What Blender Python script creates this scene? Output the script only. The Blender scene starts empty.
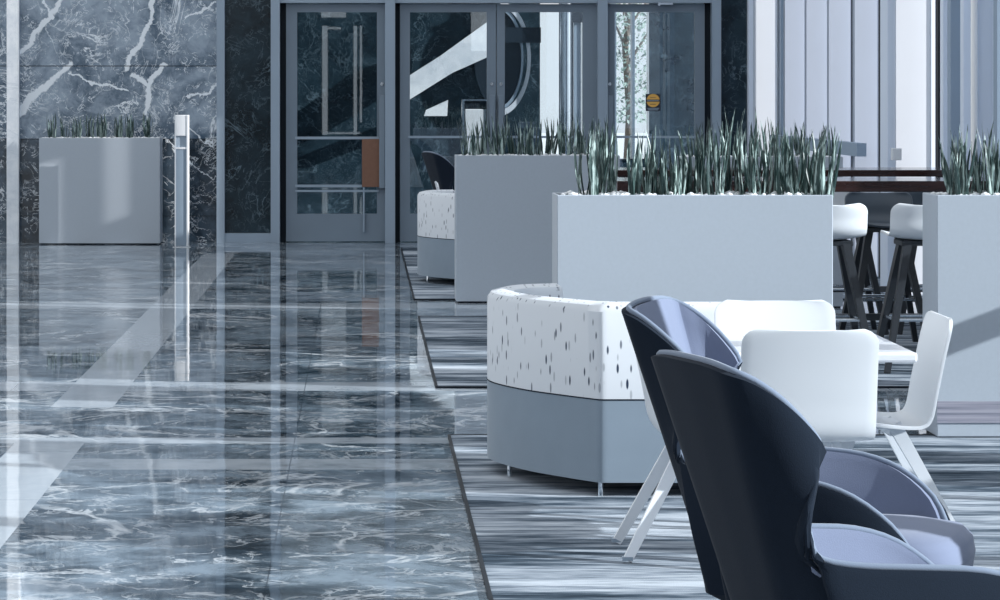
import bpy, bmesh, math, random
from mathutils import Vector, Matrix
sc = bpy.context.scene
COL = sc.collection
R = math.radians
F = 2900.0                       # focal length in pixels of the 1000x600 frame
H = 1.55                         # eye height
# ---------------------------------------------------------------- camera
cd = bpy.data.cameras.new('camera')
cam = bpy.data.objects.new('camera', cd); COL.objects.link(cam)
cam.location = (0, 0, H); cam.rotation_euler = (R(90), 0, 0)
cd.sensor_width = 36; cd.lens = 36*F/1000
cd.shift_x = 0.138; cd.shift_y = -0.205
cd.clip_start = .1; cd.clip_end = 400
sc.camera = cam
# ---------------------------------------------------------------- world and sun
w = bpy.data.worlds.new('world'); sc.world = w; w.use_nodes = True
bg = w.node_tree.nodes['Background']
bg.inputs[0].default_value = (.92, .96, 1.0, 1); bg.inputs[1].default_value = 1.08
sl = bpy.data.lights.new('sun', 'SUN'); sl.energy = 10; sl.color = (1, .96, .92); sl.angle = R(.6)
sun = bpy.data.objects.new('sun', sl); COL.objects.link(sun)
SD = Vector((-1, .28, -.38)).normalized()
sun.rotation_euler = SD.to_track_quat('-Z', 'Y').to_euler(); sun.location = (12, -2, 8)
sc.view_settings.view_transform = 'Standard'; sc.view_settings.look = 'None'
sc.view_settings.gamma = 1; sc.view_settings.use_curve_mapping = False
sc.view_settings.exposure = 0.0
sc.cycles.use_denoising = True
sc.cycles.max_bounces = 8; sc.cycles.transparent_max_bounces = 12
sc.cycles.caustics_reflective = False; sc.cycles.caustics_refractive = False
sc.cycles.sample_clamp_indirect = 4

# ---------------------------------------------------------------- node helpers
class NT:
    def __init__(s, name):
        s.m = bpy.data.materials.new(name); s.m.use_nodes = True
        s.t = s.m.node_tree; s.p = s.t.nodes['Principled BSDF']
    def n(s, kind, **kw):
        nd = s.t.nodes.new(kind)
        for k, v in kw.items(): setattr(nd, k, v)
        return nd
    def set(s, sock, v):
        if isinstance(v, bpy.types.NodeSocket): s.t.links.new(v, sock)
        else:
            if hasattr(sock.default_value, '__len__') and isinstance(v, (tuple, list)) and len(v) == 3 and len(sock.default_value) == 4: v = (*v, 1)
            sock.default_value = v
    def math(s, op, a, b=0.0, clamp=False):
        nd = s.n('ShaderNodeMath', operation=op, use_clamp=clamp)
        s.set(nd.inputs[0], a); s.set(nd.inputs[1], b); return nd.outputs[0]
    def vm(s, op, a, b=(0, 0, 0)):
        nd = s.n('ShaderNodeVectorMath', operation=op); s.set(nd.inputs[0], a); s.set(nd.inputs[1], b)
        return nd.outputs['Value'] if op in ('LENGTH', 'DOT_PRODUCT') else nd.outputs[0]
    def coord(s): return s.n('ShaderNodeTexCoord').outputs['Object']
    def noise(s, vec, scale, detail=3, rough=.5, dist=0.0, color=False):
        nd = s.n('ShaderNodeTexNoise'); s.set(nd.inputs['Vector'], vec); nd.inputs['Scale'].default_value = scale
        nd.inputs['Detail'].default_value = detail; nd.inputs['Roughness'].default_value = rough; nd.inputs['Distortion'].default_value = dist
        return nd.outputs[1 if color else 0]
    def mapr(s, v, a, b, c=0.0, d=1.0, smooth=True):
        nd = s.n('ShaderNodeMapRange'); nd.interpolation_type = 'SMOOTHSTEP' if smooth else 'LINEAR'
        s.set(nd.inputs[0], v)
        for i, q in enumerate((a, b, c, d)): nd.inputs[i+1].default_value = q
        return nd.outputs[0]
    def mix(s, f, a, b):
        nd = s.n('ShaderNodeMix', data_type='RGBA'); s.set(nd.inputs[0], f); s.set(nd.inputs[6], a); s.set(nd.inputs[7], b)
        return nd.outputs[2]
    def ramp(s, f, stops):
        nd = s.n('ShaderNodeValToRGB'); s.set(nd.inputs[0], f); el = nd.color_ramp.elements
        while len(el) < len(stops): el.new(.5)
        for e, (p, c) in zip(el, stops): e.position = p; e.color = (*c, 1)
        return nd.outputs[0]
    def bump(s, h, strength=.2, dist=.01):
        nd = s.n('ShaderNodeBump'); nd.inputs['Strength'].default_value = strength; nd.inputs['Distance'].default_value = dist
        s.set(nd.inputs['Height'], h); s.t.links.new(nd.outputs[0], s.p.inputs['Normal'])
    def base(s, c): s.set(s.p.inputs['Base Color'], c)
    def props(s, rough=.5, metal=0.0, spec=.5):
        s.p.inputs['Roughness'].default_value = rough; s.p.inputs['Metallic'].default_value = metal
        s.p.inputs['Specular IOR Level'].default_value = spec

def plain(name, c, rough=.5, metal=0.0, var=.08, scale=6, spec=.5, bump=0, bscale=200):
    t = NT(name); co = t.coord(); nz = t.noise(co, scale, 4)
    a = tuple(x*(1-var) for x in c); b = tuple(min(1, x*(1+var)) for x in c)
    t.base(t.mix(nz, a, b)); t.props(rough, metal, spec)
    if bump: t.bump(t.noise(co, bscale, 2), bump, .003)
    return t.m

def fabric(name, c, var=.12, rough=.95, scale=420, spec=.15, sheen=.25):
    t = NT(name); co = t.coord()
    f = t.noise(co, scale, 2); g = t.noise(co, 9, 3)
    k = t.math('ADD', t.math('MULTIPLY', f, .6), t.math('MULTIPLY', g, .4))
    t.base(t.mix(k, tuple(x*(1-var) for x in c), tuple(x*(1+var) for x in c)))
    t.props(rough, 0, spec); t.bump(f, .25, .002)
    t.p.inputs['Sheen Weight'].default_value = sheen; t.p.inputs['Sheen Roughness'].default_value = .4
    return t.m

def marble(name, dark, mid, vein, segs=(), rough=.15, amount=1.0, scale=1.0, fine=.5):
    """segs: ((x0,z0),(x1,z1),width) - the broad white veins of the slab, in metres"""
    t = NT(name); co = t.coord()
    n1 = t.noise(co, 1.6*scale, 8, .62, .8); n2 = t.noise(co, 7*scale, 6, .7, .5)
    k = t.math('ADD', t.math('MULTIPLY', n1, .65), t.math('MULTIPLY', n2, .35))
    body = t.mix(t.mapr(k, .36, .62), dark, mid)
    m = None
    for sc_, wd, st in ((1.1, .010, .8), (2.7, .012, .6), (6.5, .016, fine)):
        mp = t.n('ShaderNodeMapping'); t.set(mp.inputs[0], co)
        mp.inputs['Rotation'].default_value = (.2, .6*sc_, .3); mp.inputs['Location'].default_value = (sc_*3, 2, 7)
        q = t.noise(mp.outputs[0], sc_*scale, 7, .6, 1.2)
        r = t.math('ABSOLUTE', t.math('SUBTRACT', q, .5))
        v = t.mapr(r, 0, wd, st*amount, 0)
        gate = t.mapr(t.noise(co, sc_*scale*.8+.37, 2), .42, .6)
        v = t.math('MULTIPLY', v, gate)
        m = v if m is None else t.math('MAXIMUM', m, v)
    if segs:
        dis = t.vm('SUBTRACT', t.noise(co, 4.5, 6, .65, 0, True), (.5, .5, .5))
        sp = t.n('ShaderNodeVectorMath', operation='SCALE'); t.set(sp.inputs[0], dis); sp.inputs['Scale'].default_value = .22
        P = t.vm('ADD', co, sp.outputs[0]); P = t.vm('MULTIPLY', P, (1, 0, 1))
        for (a, b, wd) in segs:
            A = Vector((a[0], 0, a[1])); B = Vector((b[0], 0, b[1])); D = B-A
            pa = t.vm('SUBTRACT', P, tuple(A))
            h = t.math('DIVIDE', t.vm('DOT_PRODUCT', pa, tuple(D)), D.length_squared, True)
            s2 = t.n('ShaderNodeVectorMath', operation='SCALE'); s2.inputs[0].default_value = tuple(D); t.set(s2.inputs['Scale'], h)
            d = t.vm('LENGTH', t.vm('SUBTRACT', pa, s2.outputs[0]))
            m = t.math('MAXIMUM', m, t.mapr(d, wd*.55, wd, 1, 0))
    t.base(t.mix(m, body, vein)); t.props(rough); return t.m

def glass(name, tint, refl):
    t = NT(name); nt = t.t; nt.nodes.remove(t.p)
    tr = t.n('ShaderNodeBsdfTransparent'); tr.inputs[0].default_value = (*tint, 1)
    gl = t.n('ShaderNodeBsdfGlossy'); gl.inputs['Roughness'].default_value = .01; gl.inputs[0].default_value = (.9, .95, 1, 1)
    fr = t.n('ShaderNodeFresnel'); fr.inputs[0].default_value = 1.5
    f = t.math('ADD', fr.outputs[0], refl, True)
    mx = t.n('ShaderNodeMixShader'); t.set(mx.inputs[0], f)
    nt.links.new(tr.outputs[0], mx.inputs[1]); nt.links.new(gl.outputs[0], mx.inputs[2])
    nt.links.new(mx.outputs[0], nt.nodes['Material Output'].inputs[0]); return t.m

# ---------------------------------------------------------------- pixel -> metres on the plane y = Z
def PX(x, Z): return (x-362)*Z/F
def PZ(y, Z): return H-(y-95)*Z/F
BW = 30.5                        # back wall distance

# ---------------------------------------------------------------- materials
vn = (.78, .83, .88)
wseg = []
def sg(pts, wd):
    for a, b in zip(pts, pts[1:]):
        wseg.append(((PX(a[0], BW), PZ(a[1], BW)), (PX(b[0], BW), PZ(b[1], BW)), wd))
sg([(68, -12), (38, 32), (20, 56)], .034); sg([(70, 66), (46, 86), (18, 112)], .042)
sg([(158, -30), (151, 20), (127, 66)], .034); sg([(165, 64), (150, 84), (146, 114)], .034); sg([(134, 74), (150, 85)], .03)
sg([(184, 18), (216, 2)], .014); sg([(188, 99), (217, 84)], .014); sg([(44, 0), (51, 18)], .016); sg([(70, 75), (128, 90)], .015)
M = {}
M['marble_wall'] = marble('blue grey veined marble', (.05, .09, .14), (.31, .38, .46), vn, wseg, .25, 1.35, 1.0, .9)
M['marble_low'] = marble('dark veined marble', (.008, .016, .026), (.06, .095, .135), vn, (), .2, 1.3, 1.0, .8)
M['marble_dark'] = marble('near black veined marble', (.005, .012, .018), (.018, .036, .05), (.25, .35, .42), (), .15, .5)
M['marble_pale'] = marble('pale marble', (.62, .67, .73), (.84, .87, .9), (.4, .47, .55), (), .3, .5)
M['metal'] = plain('grey blue painted metal', (.17, .22, .275), .38, .0, .08, 3)
M['metal_light'] = plain('light grey metal frame', (.27, .34, .42), .4, .0, .06, 3)
M['gap'] = plain('dark gasket', (.006, .011, .018), .6, spec=.2)
M['steel'] = plain('brushed steel', (.6, .65, .7), .22, 1.0, .05, 20)
M['chrome'] = plain('chrome', (.8, .84, .88), .08, 1.0, .02)
M['panel'] = plain('pale blue grey wall panel', (.66, .74, .86), .6, 0, .04, 2)
M['pole'] = plain('glossy white pole', (.9, .92, .95), .15, 0, .01)
M['fin'] = plain('blue grey fin', (.37, .42, .51), .6, 0, .04, 2)
M['panel_white'] = plain('pale stone pilaster', (.58, .62, .68), .6, 0, .04, 2)
M['panel_mid'] = plain('mid blue grey panel', (.27, .35, .45), .6, 0, .05, 2)
M['planter'] = plain('pale grey planter laminate', (.39, .44, .50), .42, 0, .05, 60, .4)
M['planter_band'] = None
M['soil'] = plain('dark soil', (.03, .03, .03), .95, 0, .4, 60)
M['pebble'] = plain('white pebbles', (.8, .83, .86), .6, 0, .1, 40)
M['white'] = plain('white moulded shell', (.70, .735, .775), .38, 0, .02, 3, .4)
M['white_leg'] = plain('white powder coated leg', (.74, .78, .83), .35, 0, .03, 5)
M['grey_shell'] = plain('charcoal moulded shell', (.06, .08, .105), .45, 0, .05, 5)
M['black_leg'] = plain('black stained leg', (.010, .014, .02), .45, 0, .15, 8)
M['navy'] = fabric('dark navy wool', (.009, .015, .026), .2, sheen=.06)
M['lavender'] = fabric('grey lavender wool', (.165, .195, .28), .1)
M['piping'] = fabric('slate blue piping', (.17, .21, .28), .1)
M['sofa_grey'] = fabric('mid grey woven fabric', (.22, .275, .335), .14)
M['wood'] = None
M['table_white'] = plain('white laminate', (.76, .79, .84), .18, 0, .02, 3)
M['brown'] = plain('brown paper', (.18, .09, .058), .7, 0, .15, 25)
M['glass'] = glass('door glass', (.88, .93, .96), .045)
M['glass_clear'] = glass('window glass', (.9, .94, .97), .0)
M['yellow'] = plain('yellow print', (.75, .42, .09), .5)
M['sticker'] = plain('dark navy print', (.01, .014, .03), .4)
M['sticker_pale'] = plain('pale blue print', (.3, .38, .46), .4)
M['dark'] = plain('dark disc', (.012, .02, .03), .3, 0, .2, 3)
M['leafgreen'] = None
t = NT('dark walnut'); co = t.coord(); mp = t.n('ShaderNodeMapping'); t.set(mp.inputs[0], co); mp.inputs['Scale'].default_value = (1.2, 14, 14)
t.base(t.ramp(t.noise(mp.outputs[0], 2.2, 6, .6, .6), [(.3, (.012, .006, .006)), (.7, (.042, .017, .014))])); t.props(.12); M['wood'] = t.m
t = NT('brownish grained band'); co = t.coord(); mp = t.n('ShaderNodeMapping'); t.set(mp.inputs[0], co); mp.inputs['Scale'].default_value = (1.0, 1, 46)
t.base(t.ramp(t.noise(mp.outputs[0], 1.3, 5, .6, .2), [(.32, (.09, .11, .15)), (.5, (.27, .27, .33)), (.7, (.38, .38, .44))])); t.props(.4); M['planter_band'] = t.m
# spear leaves: dark banded green with paler margins
t = NT('spear leaf green'); co = t.coord(); mp = t.n('ShaderNodeMapping'); t.set(mp.inputs[0], co); mp.inputs['Scale'].default_value = (1, 1, .12)
a = t.noise(mp.outputs[0], 60, 3, .6); b = t.noise(co, 22, 4, .6)
t.base(t.mix(t.mapr(a, .50, .60), t.mix(b, (.008, .026, .026), (.04, .085, .08)), (.36, .47, .45))); t.props(.42); M['leafgreen'] = t.m
# sofa pattern: short dark vertical dashes on white
t = NT('white fabric with short dark dashes'); co = t.coord()
mp = t.n('ShaderNodeMapping'); t.set(mp.inputs[0], co); mp.inputs['Scale'].default_value = (58, 58, 15)
vo = t.n('ShaderNodeTexVoronoi'); t.set(vo.inputs['Vector'], mp.outputs[0]); vo.inputs['Scale'].default_value = 1.0
vo.inputs['Randomness'].default_value = 1.0
dot = t.mapr(vo.outputs['Distance'], .22, .36, 1, 0)
sep = t.n('ShaderNodeSeparateColor'); t.t.links.new(vo.outputs['Color'], sep.inputs[0])
pick = t.mapr(sep.outputs[0], .54, .58); tone = t.mapr(sep.outputs[1], 0, 1, .35, 1)
t.base(t.mix(t.math('MULTIPLY', t.math('MULTIPLY', dot, pick), tone), (.62, .655, .70), (.02, .035, .07)))
t.props(.9, 0, .2); t.bump(t.noise(co, 400, 2), .2, .002); M['dash'] = t.m
# carpet
t = NT('streaked carpet'); co = t.coord()
mp = t.n('ShaderNodeMapping'); t.set(mp.inputs[0], co); mp.inputs['Scale'].default_value = (1.1, 9, 1)
a = t.noise(mp.outputs[0], 1.0, 5, .62, .25)
mp2 = t.n('ShaderNodeMapping'); t.set(mp2.inputs[0], co); mp2.inputs['Scale'].default_value = (6, 95, 1)
b = t.noise(mp2.outputs[0], 1.0, 4, .6)
mp3 = t.n('ShaderNodeMapping'); t.set(mp3.inputs[0], co); mp3.inputs['Scale'].default_value = (.35, 1.5, 1)
c = t.noise(mp3.outputs[0], 1.0, 2, .5)
k = t.math('ADD', t.math('ADD', t.math('MULTIPLY', a, .42), t.math('MULTIPLY', b, .30)), t.math('MULTIPLY', c, .28))
t.base(t.ramp(k, [(.39, (.012, .022, .035)), (.455, (.055, .08, .11)), (.51, (.22, .26, .31)), (.585, (.47, .52, .58))]))
t.props(.97, 0, .1); t.bump(t.noise(co, 260, 2), .5, .004); M['carpet'] = t.m
# polished marble floor
t = NT('polished blue grey marble floor'); co = t.coord()
sx = t.n('ShaderNodeSeparateXYZ'); t.set(sx.inputs[0], co); X, Y = sx.outputs[0], sx.outputs[1]
n1 = t.noise(co, 1.1, 8, .65, 1.0); n2 = t.noise(co, 5, 6, .7, .6)
k = t.math('ADD', t.math('MULTIPLY', n1, .6), t.math('MULTIPLY', n2, .4))
body = t.mix(t.mapr(k, .40, .60), (.018, .034, .052), (.25, .32, .39))
v = None
for s_, wd, st in ((.8, .022, .9), (2.1, .024, .75), (5.2, .028, .5)):
    q = t.noise(co, s_, 6, .58, .9); r = t.math('ABSOLUTE', t.math('SUBTRACT', q, .5))
    vv = t.math('MULTIPLY', t.mapr(r, 0, wd, st, 0), t.mapr(t.noise(co, s_*.9+.2, 2), .42, .58))
    v = vv if v is None else t.math('MAXIMUM', v, vv)
body = t.mix(v, body, (.72, .77, .82))
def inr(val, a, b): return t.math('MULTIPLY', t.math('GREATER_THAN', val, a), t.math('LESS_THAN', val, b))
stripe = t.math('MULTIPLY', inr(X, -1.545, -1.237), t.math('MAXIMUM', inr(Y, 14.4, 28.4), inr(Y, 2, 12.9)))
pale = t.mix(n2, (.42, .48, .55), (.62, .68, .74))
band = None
for a_, b_ in ((21.05, 21.6), (15.2, 15.65), (12.9, 13.12), (12.0, 12.35)):  # pale cross strips paint the sun streaks into the floor colour
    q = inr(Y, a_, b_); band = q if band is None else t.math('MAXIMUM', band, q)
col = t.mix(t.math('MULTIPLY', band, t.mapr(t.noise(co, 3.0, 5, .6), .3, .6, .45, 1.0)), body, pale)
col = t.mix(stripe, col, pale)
# fine joints between slabs
def joint(val, size, off):
    f = t.math('FRACT', t.math('DIVIDE', t.math('ADD', val, off), size)); return t.math('LESS_THAN', f, .006/size)
col = t.mix(t.math('MULTIPLY', t.math('MAXIMUM', joint(Y, 1.5, .9), joint(X, 1.54, .305)), .5), col, (.02, .03, .045))
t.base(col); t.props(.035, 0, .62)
t.bump(t.noise(co, 2.6, 2, .4), .14, .006); M['floor'] = t.m

# ---------------------------------------------------------------- object helpers
def obj(name, bm, mats, parent=None, smooth=False, loc=None, rz=0):
    me = bpy.data.meshes.new(name)
    bmesh.ops.recalc_face_normals(bm, faces=bm.faces)
    if smooth == 'auto':
        for e in bm.edges:
            if len(e.link_faces) == 2 and e.calc_face_angle(0) > R(38): e.smooth = False
    bm.to_mesh(me); bm.free()
    for m in (mats if isinstance(mats, (list, tuple)) else [mats]): me.materials.append(m)
    o = bpy.data.objects.new(name, me); COL.objects.link(o)
    if parent: o.parent = parent
    if loc: o.location = loc
    if rz: o.rotation_euler.z = rz
    if smooth: me.polygons.foreach_set('use_smooth', [True]*len(me.polygons))
    return o
def empty(name, loc, rz=0):
    o = bpy.data.objects.new(name, None); COL.objects.link(o); o.location = loc; o.rotation_euler.z = rz; o.empty_display_size = .1
    return o
def tag(o, label=None, cat=None, group=None, kind=None):
    if label: o['label'] = label
    if cat: o['category'] = cat
    if group: o['group'] = group
    if kind: o['kind'] = kind
    return o
def copy_tree(o, parent=None):
    c = o.copy(); COL.objects.link(c)
    if parent: c.parent = parent
    for ch in list(o.children): copy_tree(ch, c)
    return c
def B(bm, x0, x1, y0, y1, z0, z1, bev=0):
    r = bmesh.ops.create_cube(bm, size=1)
    for v_ in r['verts']:
        v_.co = Vector(((x0+x1)/2+v_.co.x*(x1-x0), (y0+y1)/2+v_.co.y*(y1-y0), (z0+z1)/2+v_.co.z*(z1-z0)))
    if bev:
        es = {e for v_ in r['verts'] for e in v_.link_edges}
        bmesh.ops.bevel(bm, geom=list(es), offset=bev, segments=2, affect='EDGES', profile=.5)
    return bm
def box(*a, **k): return B(bmesh.new(), *a, **k)
def bar(bm, p0, p1, w0, d0, w1=None, d1=None, side=(0, 1, 0)):
    """tapering rectangular bar"""
    w1 = w0 if w1 is None else w1; d1 = d0 if d1 is None else d1
    p0, p1 = Vector(p0), Vector(p1); ax = (p1-p0).normalized(); s = Vector(side); s = (s-ax*s.dot(ax)).normalized(); u = ax.cross(s)
    vs = []
    for p, w_, d_ in ((p0, w0, d0), (p1, w1, d1)):
        for a_, b_ in ((-1, -1), (1, -1), (1, 1), (-1, 1)): vs.append(bm.verts.new(p+u*a_*w_/2+s*b_*d_/2))
    for f in ((0, 1, 2, 3), (4, 5, 6, 7), (0, 1, 5, 4), (1, 2, 6, 5), (2, 3, 7, 6), (3, 0, 4, 7)): bm.faces.new([vs[i] for i in f])
    return bm
def tube(bm, pts, r, n=10, r2=None):
    pts = [Vector(p) for p in pts]; rings = []
    for i, p in enumerate(pts):
        ax = (pts[min(i+1, len(pts)-1)]-pts[max(i-1, 0)]).normalized()
        s = ax.orthogonal().normalized() if i == 0 else (s-ax*s.dot(ax)).normalized()
        u = ax.cross(s); rr = r if r2 is None else r+(r2-r)*i/(len(pts)-1)
        rings.append([bm.verts.new(p+(s*math.cos(k*2*math.pi/n)+u*math.sin(k*2*math.pi/n))*rr) for k in range(n)])
    for a_, b_ in zip(rings, rings[1:]):
        for k in range(n): bm.faces.new([a_[k], a_[(k+1) % n], b_[(k+1) % n], b_[k]])
    bm.faces.new(rings[0]); bm.faces.new(rings[-1]); return bm
def lathe(bm, prof, n=24, c=(0, 0, 0)):
    rings = [[bm.verts.new((c[0]+r*math.cos(k*2*math.pi/n), c[1]+r*math.sin(k*2*math.pi/n), c[2]+z)) for k in range(n)] for r, z in prof]
    for a_, b_ in zip(rings, rings[1:]):
        for k in range(n): bm.faces.new([a_[k], a_[(k+1) % n], b_[(k+1) % n], b_[k]])
    bm.faces.new(rings[0]); bm.faces.new(rings[-1]); return bm
def grid(bm, rows, close=False, mat=0):
    g = [[bm.verts.new(p) for p in r] for r in rows]
    for a_, b_ in zip(g, g[1:]):
        n = len(a_)
        for k in range(n if close else n-1):
            f = bm.faces.new([a_[k], a_[(k+1) % n], b_[(k+1) % n], b_[k]]); f.material_index = mat
    return g
def catmull(pts, n):
    out = []; P = [Vector(p) for p in pts]
    for i in range(len(P)-1):
        p0 = P[max(i-1, 0)]; p1 = P[i]; p2 = P[i+1]; p3 = P[min(i+2, len(P)-1)]
        for j in range(n):
            t_ = j/n
            out.append(.5*((2*p1)+(p2-p0)*t_+(2*p0-5*p1+4*p2-p3)*t_*t_+(3*p1-p0-3*p2+p3)*t_**3))
    out.append(P[-1]); return out
def solid(o, th, off=0, mo=0, rim=0, bev=0, sub=0):
    m = o.modifiers.new('s', 'SOLIDIFY'); m.thickness = th; m.offset = off; m.material_offset = mo; m.material_offset_rim = rim
    m.use_even_offset = False
    if bev: b_ = o.modifiers.new('b', 'BEVEL'); b_.width = bev; b_.segments = 3; b_.limit_method = 'ANGLE'
    if sub: q = o.modifiers.new('q', 'SUBSURF'); q.levels = sub; q.render_levels = sub
def struct(name, bm, m, parent=None, **k):
    o = obj(name, bm, m, parent, **k)
    if not parent: o['kind'] = 'structure'
    return o

# ================================================================ THE SETTING
SX = 4.4                                         # right side wall
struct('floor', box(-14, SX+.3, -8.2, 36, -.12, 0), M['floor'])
# carpets with their dark edge strips
for i, (y0, y1) in enumerate(((3, 13.14), (15.34, 20.2), (21.9, 29.2))):
    c_ = struct('floor_carpet', box(.40, SX-.02, y0, y1, .0005, .008), M['carpet'])
    bm = bmesh.new(); B(bm, .388, .401, y0-.015, y1+.015, .0005, .011)
    B(bm, .4, SX-.02, y1, y1+.02, .0005, .011); B(bm, .4, SX-.02, y0-.02, y0, .0005, .011)
    struct('carpet_edge', bm, M['gap'], c_)
def bx(x): return PX(x, BW)
def bz(y): return PZ(y, BW)
TOP = 6.5
# left marble wall: upper slabs, lower slabs
bm = bmesh.new()
for z0, z1 in ((bz(139)+.004, bz(66)-.004), (bz(66)+.004, bz(-20)-.004), (bz(-20)+.004, bz(-150)), (bz(-150)+.008, TOP)): B(bm, -4.6, bx(217), BW, BW+.25, z0, z1)
struct('wall_back', bm, M['marble_wall'])
bm = bmesh.new()
for z0, z1 in ((0, bz(216)-.003), (bz(216)+.003, bz(139)-.003)): B(bm, -4.6, bx(217), BW, BW+.25, z0, z1)
struct('wall_back', bm, M['marble_low'])
struct('wall_back', box(-4.6, bx(217), BW+.05, BW+.3, 0, TOP), M['gap'])
struct('trim_1', box(bx(8), bx(20), BW-.12, BW, 0, TOP), M['marble_pale'])
struct('trim_2', box(bx(217), bx(225), BW-.10, BW+.2, 0, TOP), M['metal_light'])
struct('wall_back', box(bx(225), bx(272), BW, BW+.2, 0, TOP), M['marble_dark'])
struct('trim_3', box(bx(225), bx(272), BW-.08, BW, 0, bz(233)), M['metal_light'])
struct('trim_4', box(bx(271), bx(280), BW-.10, BW+.2, 0, TOP), M['metal_light'])
struct('trim_5', box(bx(385), bx(395), BW-.10, BW+.2, 0, TOP), M['metal_light'])
struct('trim_6', box(bx(597), bx(607), BW-.10, BW+.2, 0, TOP), M['metal_light'])
struct('trim_7', box(bx(711), bx(720), BW-.10, BW+.2, 0, TOP), M['metal_light'])
bm = bmesh.new()
for a_, b_ in ((280, 286), (395, 400), (705, 711)): B(bm, bx(a_), bx(b_), BW+.06, BW+.14, 0, bz(3))
struct('trim_8', bm, M['gap'])
struct('trim_14', box(bx(280), bx(711), BW-.06, BW+.16, bz(3), bz(-1)), M['metal_light'])
struct('wall_back', box(bx(720), bx(750), BW, BW+.2, 0, TOP), M['marble_dark'])
# transom windows above the doors
for i, (a_, b_) in enumerate(((280, 385), (395, 597), (607, 711))):
    wn = empty('window_%d' % (i+1), (bx((a_+b_)/2), BW, bz(-1))); wn['kind'] = 'structure'
    wx = (bx(b_)-bx(a_))/2; hh = TOP-bz(-1)
    obj('pane', box(-wx, wx, .04, .05, 0, hh), M['glass'], wn)
    bm = bmesh.new(); B(bm, -wx, wx, -.03, .1, 1.35, 1.43); B(bm, -wx, wx, -.03, .1, hh-.08, hh)
    obj('window_frame', bm, M['metal_light'], wn)
# doors
def door(n, x0, x1, hinge, glass_l, glass_r, rails, handle_x, leafs=1):
    d = empty('door_%d' % n, (bx(x0), BW+.06, 0)); d['kind'] = 'structure'
    ox = bx(x0); X0, X1 = 0, bx(x1)-ox; gl, gr = bx(glass_l)-ox, bx(glass_r)-ox
    bm = bmesh.new(); zt = bz(4); zg0 = bz(214); zg1 = bz(12)
    B(bm, X0, gl, -.03, .03, .01, zt); B(bm, gr, X1, -.03, .03, .01, zt); B(bm, gl, gr, -.03, .03, .01, zg0); B(bm, gl, gr, -.03, .03, zg1, zt)
    obj('door_frame', bm, M['metal'], d)
    obj('pane', box(gl, gr, -.004, .004, zg0, zg1), M['glass'], d)
    for ry, th in rails: obj('rail', box(gl-.02, gr+.02, -.055, -.03, bz(ry)-th, bz(ry)+th), M['metal_light'], d)
    bm = bmesh.new(); hx = bx(handle_x)-ox
    B(bm, hx-.03, hx+.03, -.13, -.08, bz(188), bz(95), bev=.004)
    for z_ in (bz(182), bz(102)): B(bm, hx-.012, hx+.012, -.09, -.03, z_-.012, z_+.012)
    obj('handle', bm, M['metal'], d)
    bm = bmesh.new(); lathe(bm, [(.018, 0), (.018, .012)], 16, (0, 0, 0)); bmesh.ops.rotate(bm, verts=bm.verts, matrix=Matrix.Rotation(R(90), 3, 'X')); bmesh.ops.translate(bm, verts=bm.verts, vec=(hx, -.03, bz(84)))
    obj('lock', bm, M['steel'], d)
    return d
d1 = door(1, 286, 385, 0, 297, 377, ((138, .014), (186, .013), (191, .01)), 382)
o = obj('notice_plate', box(bx(362)-bx(286), bx(381)-bx(286), -.085, -.07, bz(187), bz(139), bev=.004), M['brown'], d1); o['label'] = 'brown plate fixed beside the door handle'
obj('plate_hanger', box(bx(363)-bx(286), bx(364.5)-bx(286), -.075, -.03, bz(232), bz(187)), M['metal_light'], d1)
door(2, 400, 496, 0, 410, 487, ((137, .012),), 492)
door(3, 497, 597, 0, 505, 583, ((137, .012),), 501)
d4 = door(4, 607, 705, 0, 615, 695, ((137, .012),), 610)
bm = box(bx(660)-.02, bx(672), BW-.10, BW, bz(5), bz(3)); B(bm, bx(657), bx(659), BW-.12, BW-.06, bz(6), bz(3))
tag(obj('door_closer', bm, M['steel']), 'thin pale metal closer arm above the door with the yellow sticker', 'door closer')
# sticker on the right hand door glass
st = empty('door_sticker', (bx(653.5), BW+.05, bz(102)))
tag(st, 'small square sticker with a yellow disc on dark door glass', 'sticker')
obj('backing', box(-.078, .078, -.004, 0, -.095, .085), M['sticker'], st)
bm = bmesh.new(); lathe(bm, [(.07, 0), (.07, .003)], 32); bmesh.ops.rotate(bm, verts=bm.verts, matrix=Matrix.Rotation(R(90), 3, 'X')); bmesh.ops.translate(bm, verts=bm.verts, vec=(0, -.004, .015))
obj('disc', bm, M['yellow'], st)
bm = box(-.078, .078, -.0085, -.0072, .003, .026)
for k_ in range(9): B(bm, -.03+k_*.0065, -.026+k_*.0065, -.0085, -.0072, .043, .05); B(bm, -.03+k_*.0065, -.026+k_*.0065, -.0085, -.0072, -.028, -.02)
obj('print_band', bm, M['sticker'], st)
bm = bmesh.new()
for k_ in range(11): B(bm, -.06+k_*.0112, -.053+k_*.0112, -.0098, -.0086, .009, .02)
obj('band_print', bm, M['sticker_pale'], st); bm = bmesh.new()
for r_ in (0, 1, 2): B(bm, -.066+.008*r_, .066-.008*r_, -.0055, -.0042, -.068-.009*r_, -.063-.009*r_)
obj('small_print', bm, M['sticker_pale'], st)
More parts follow.
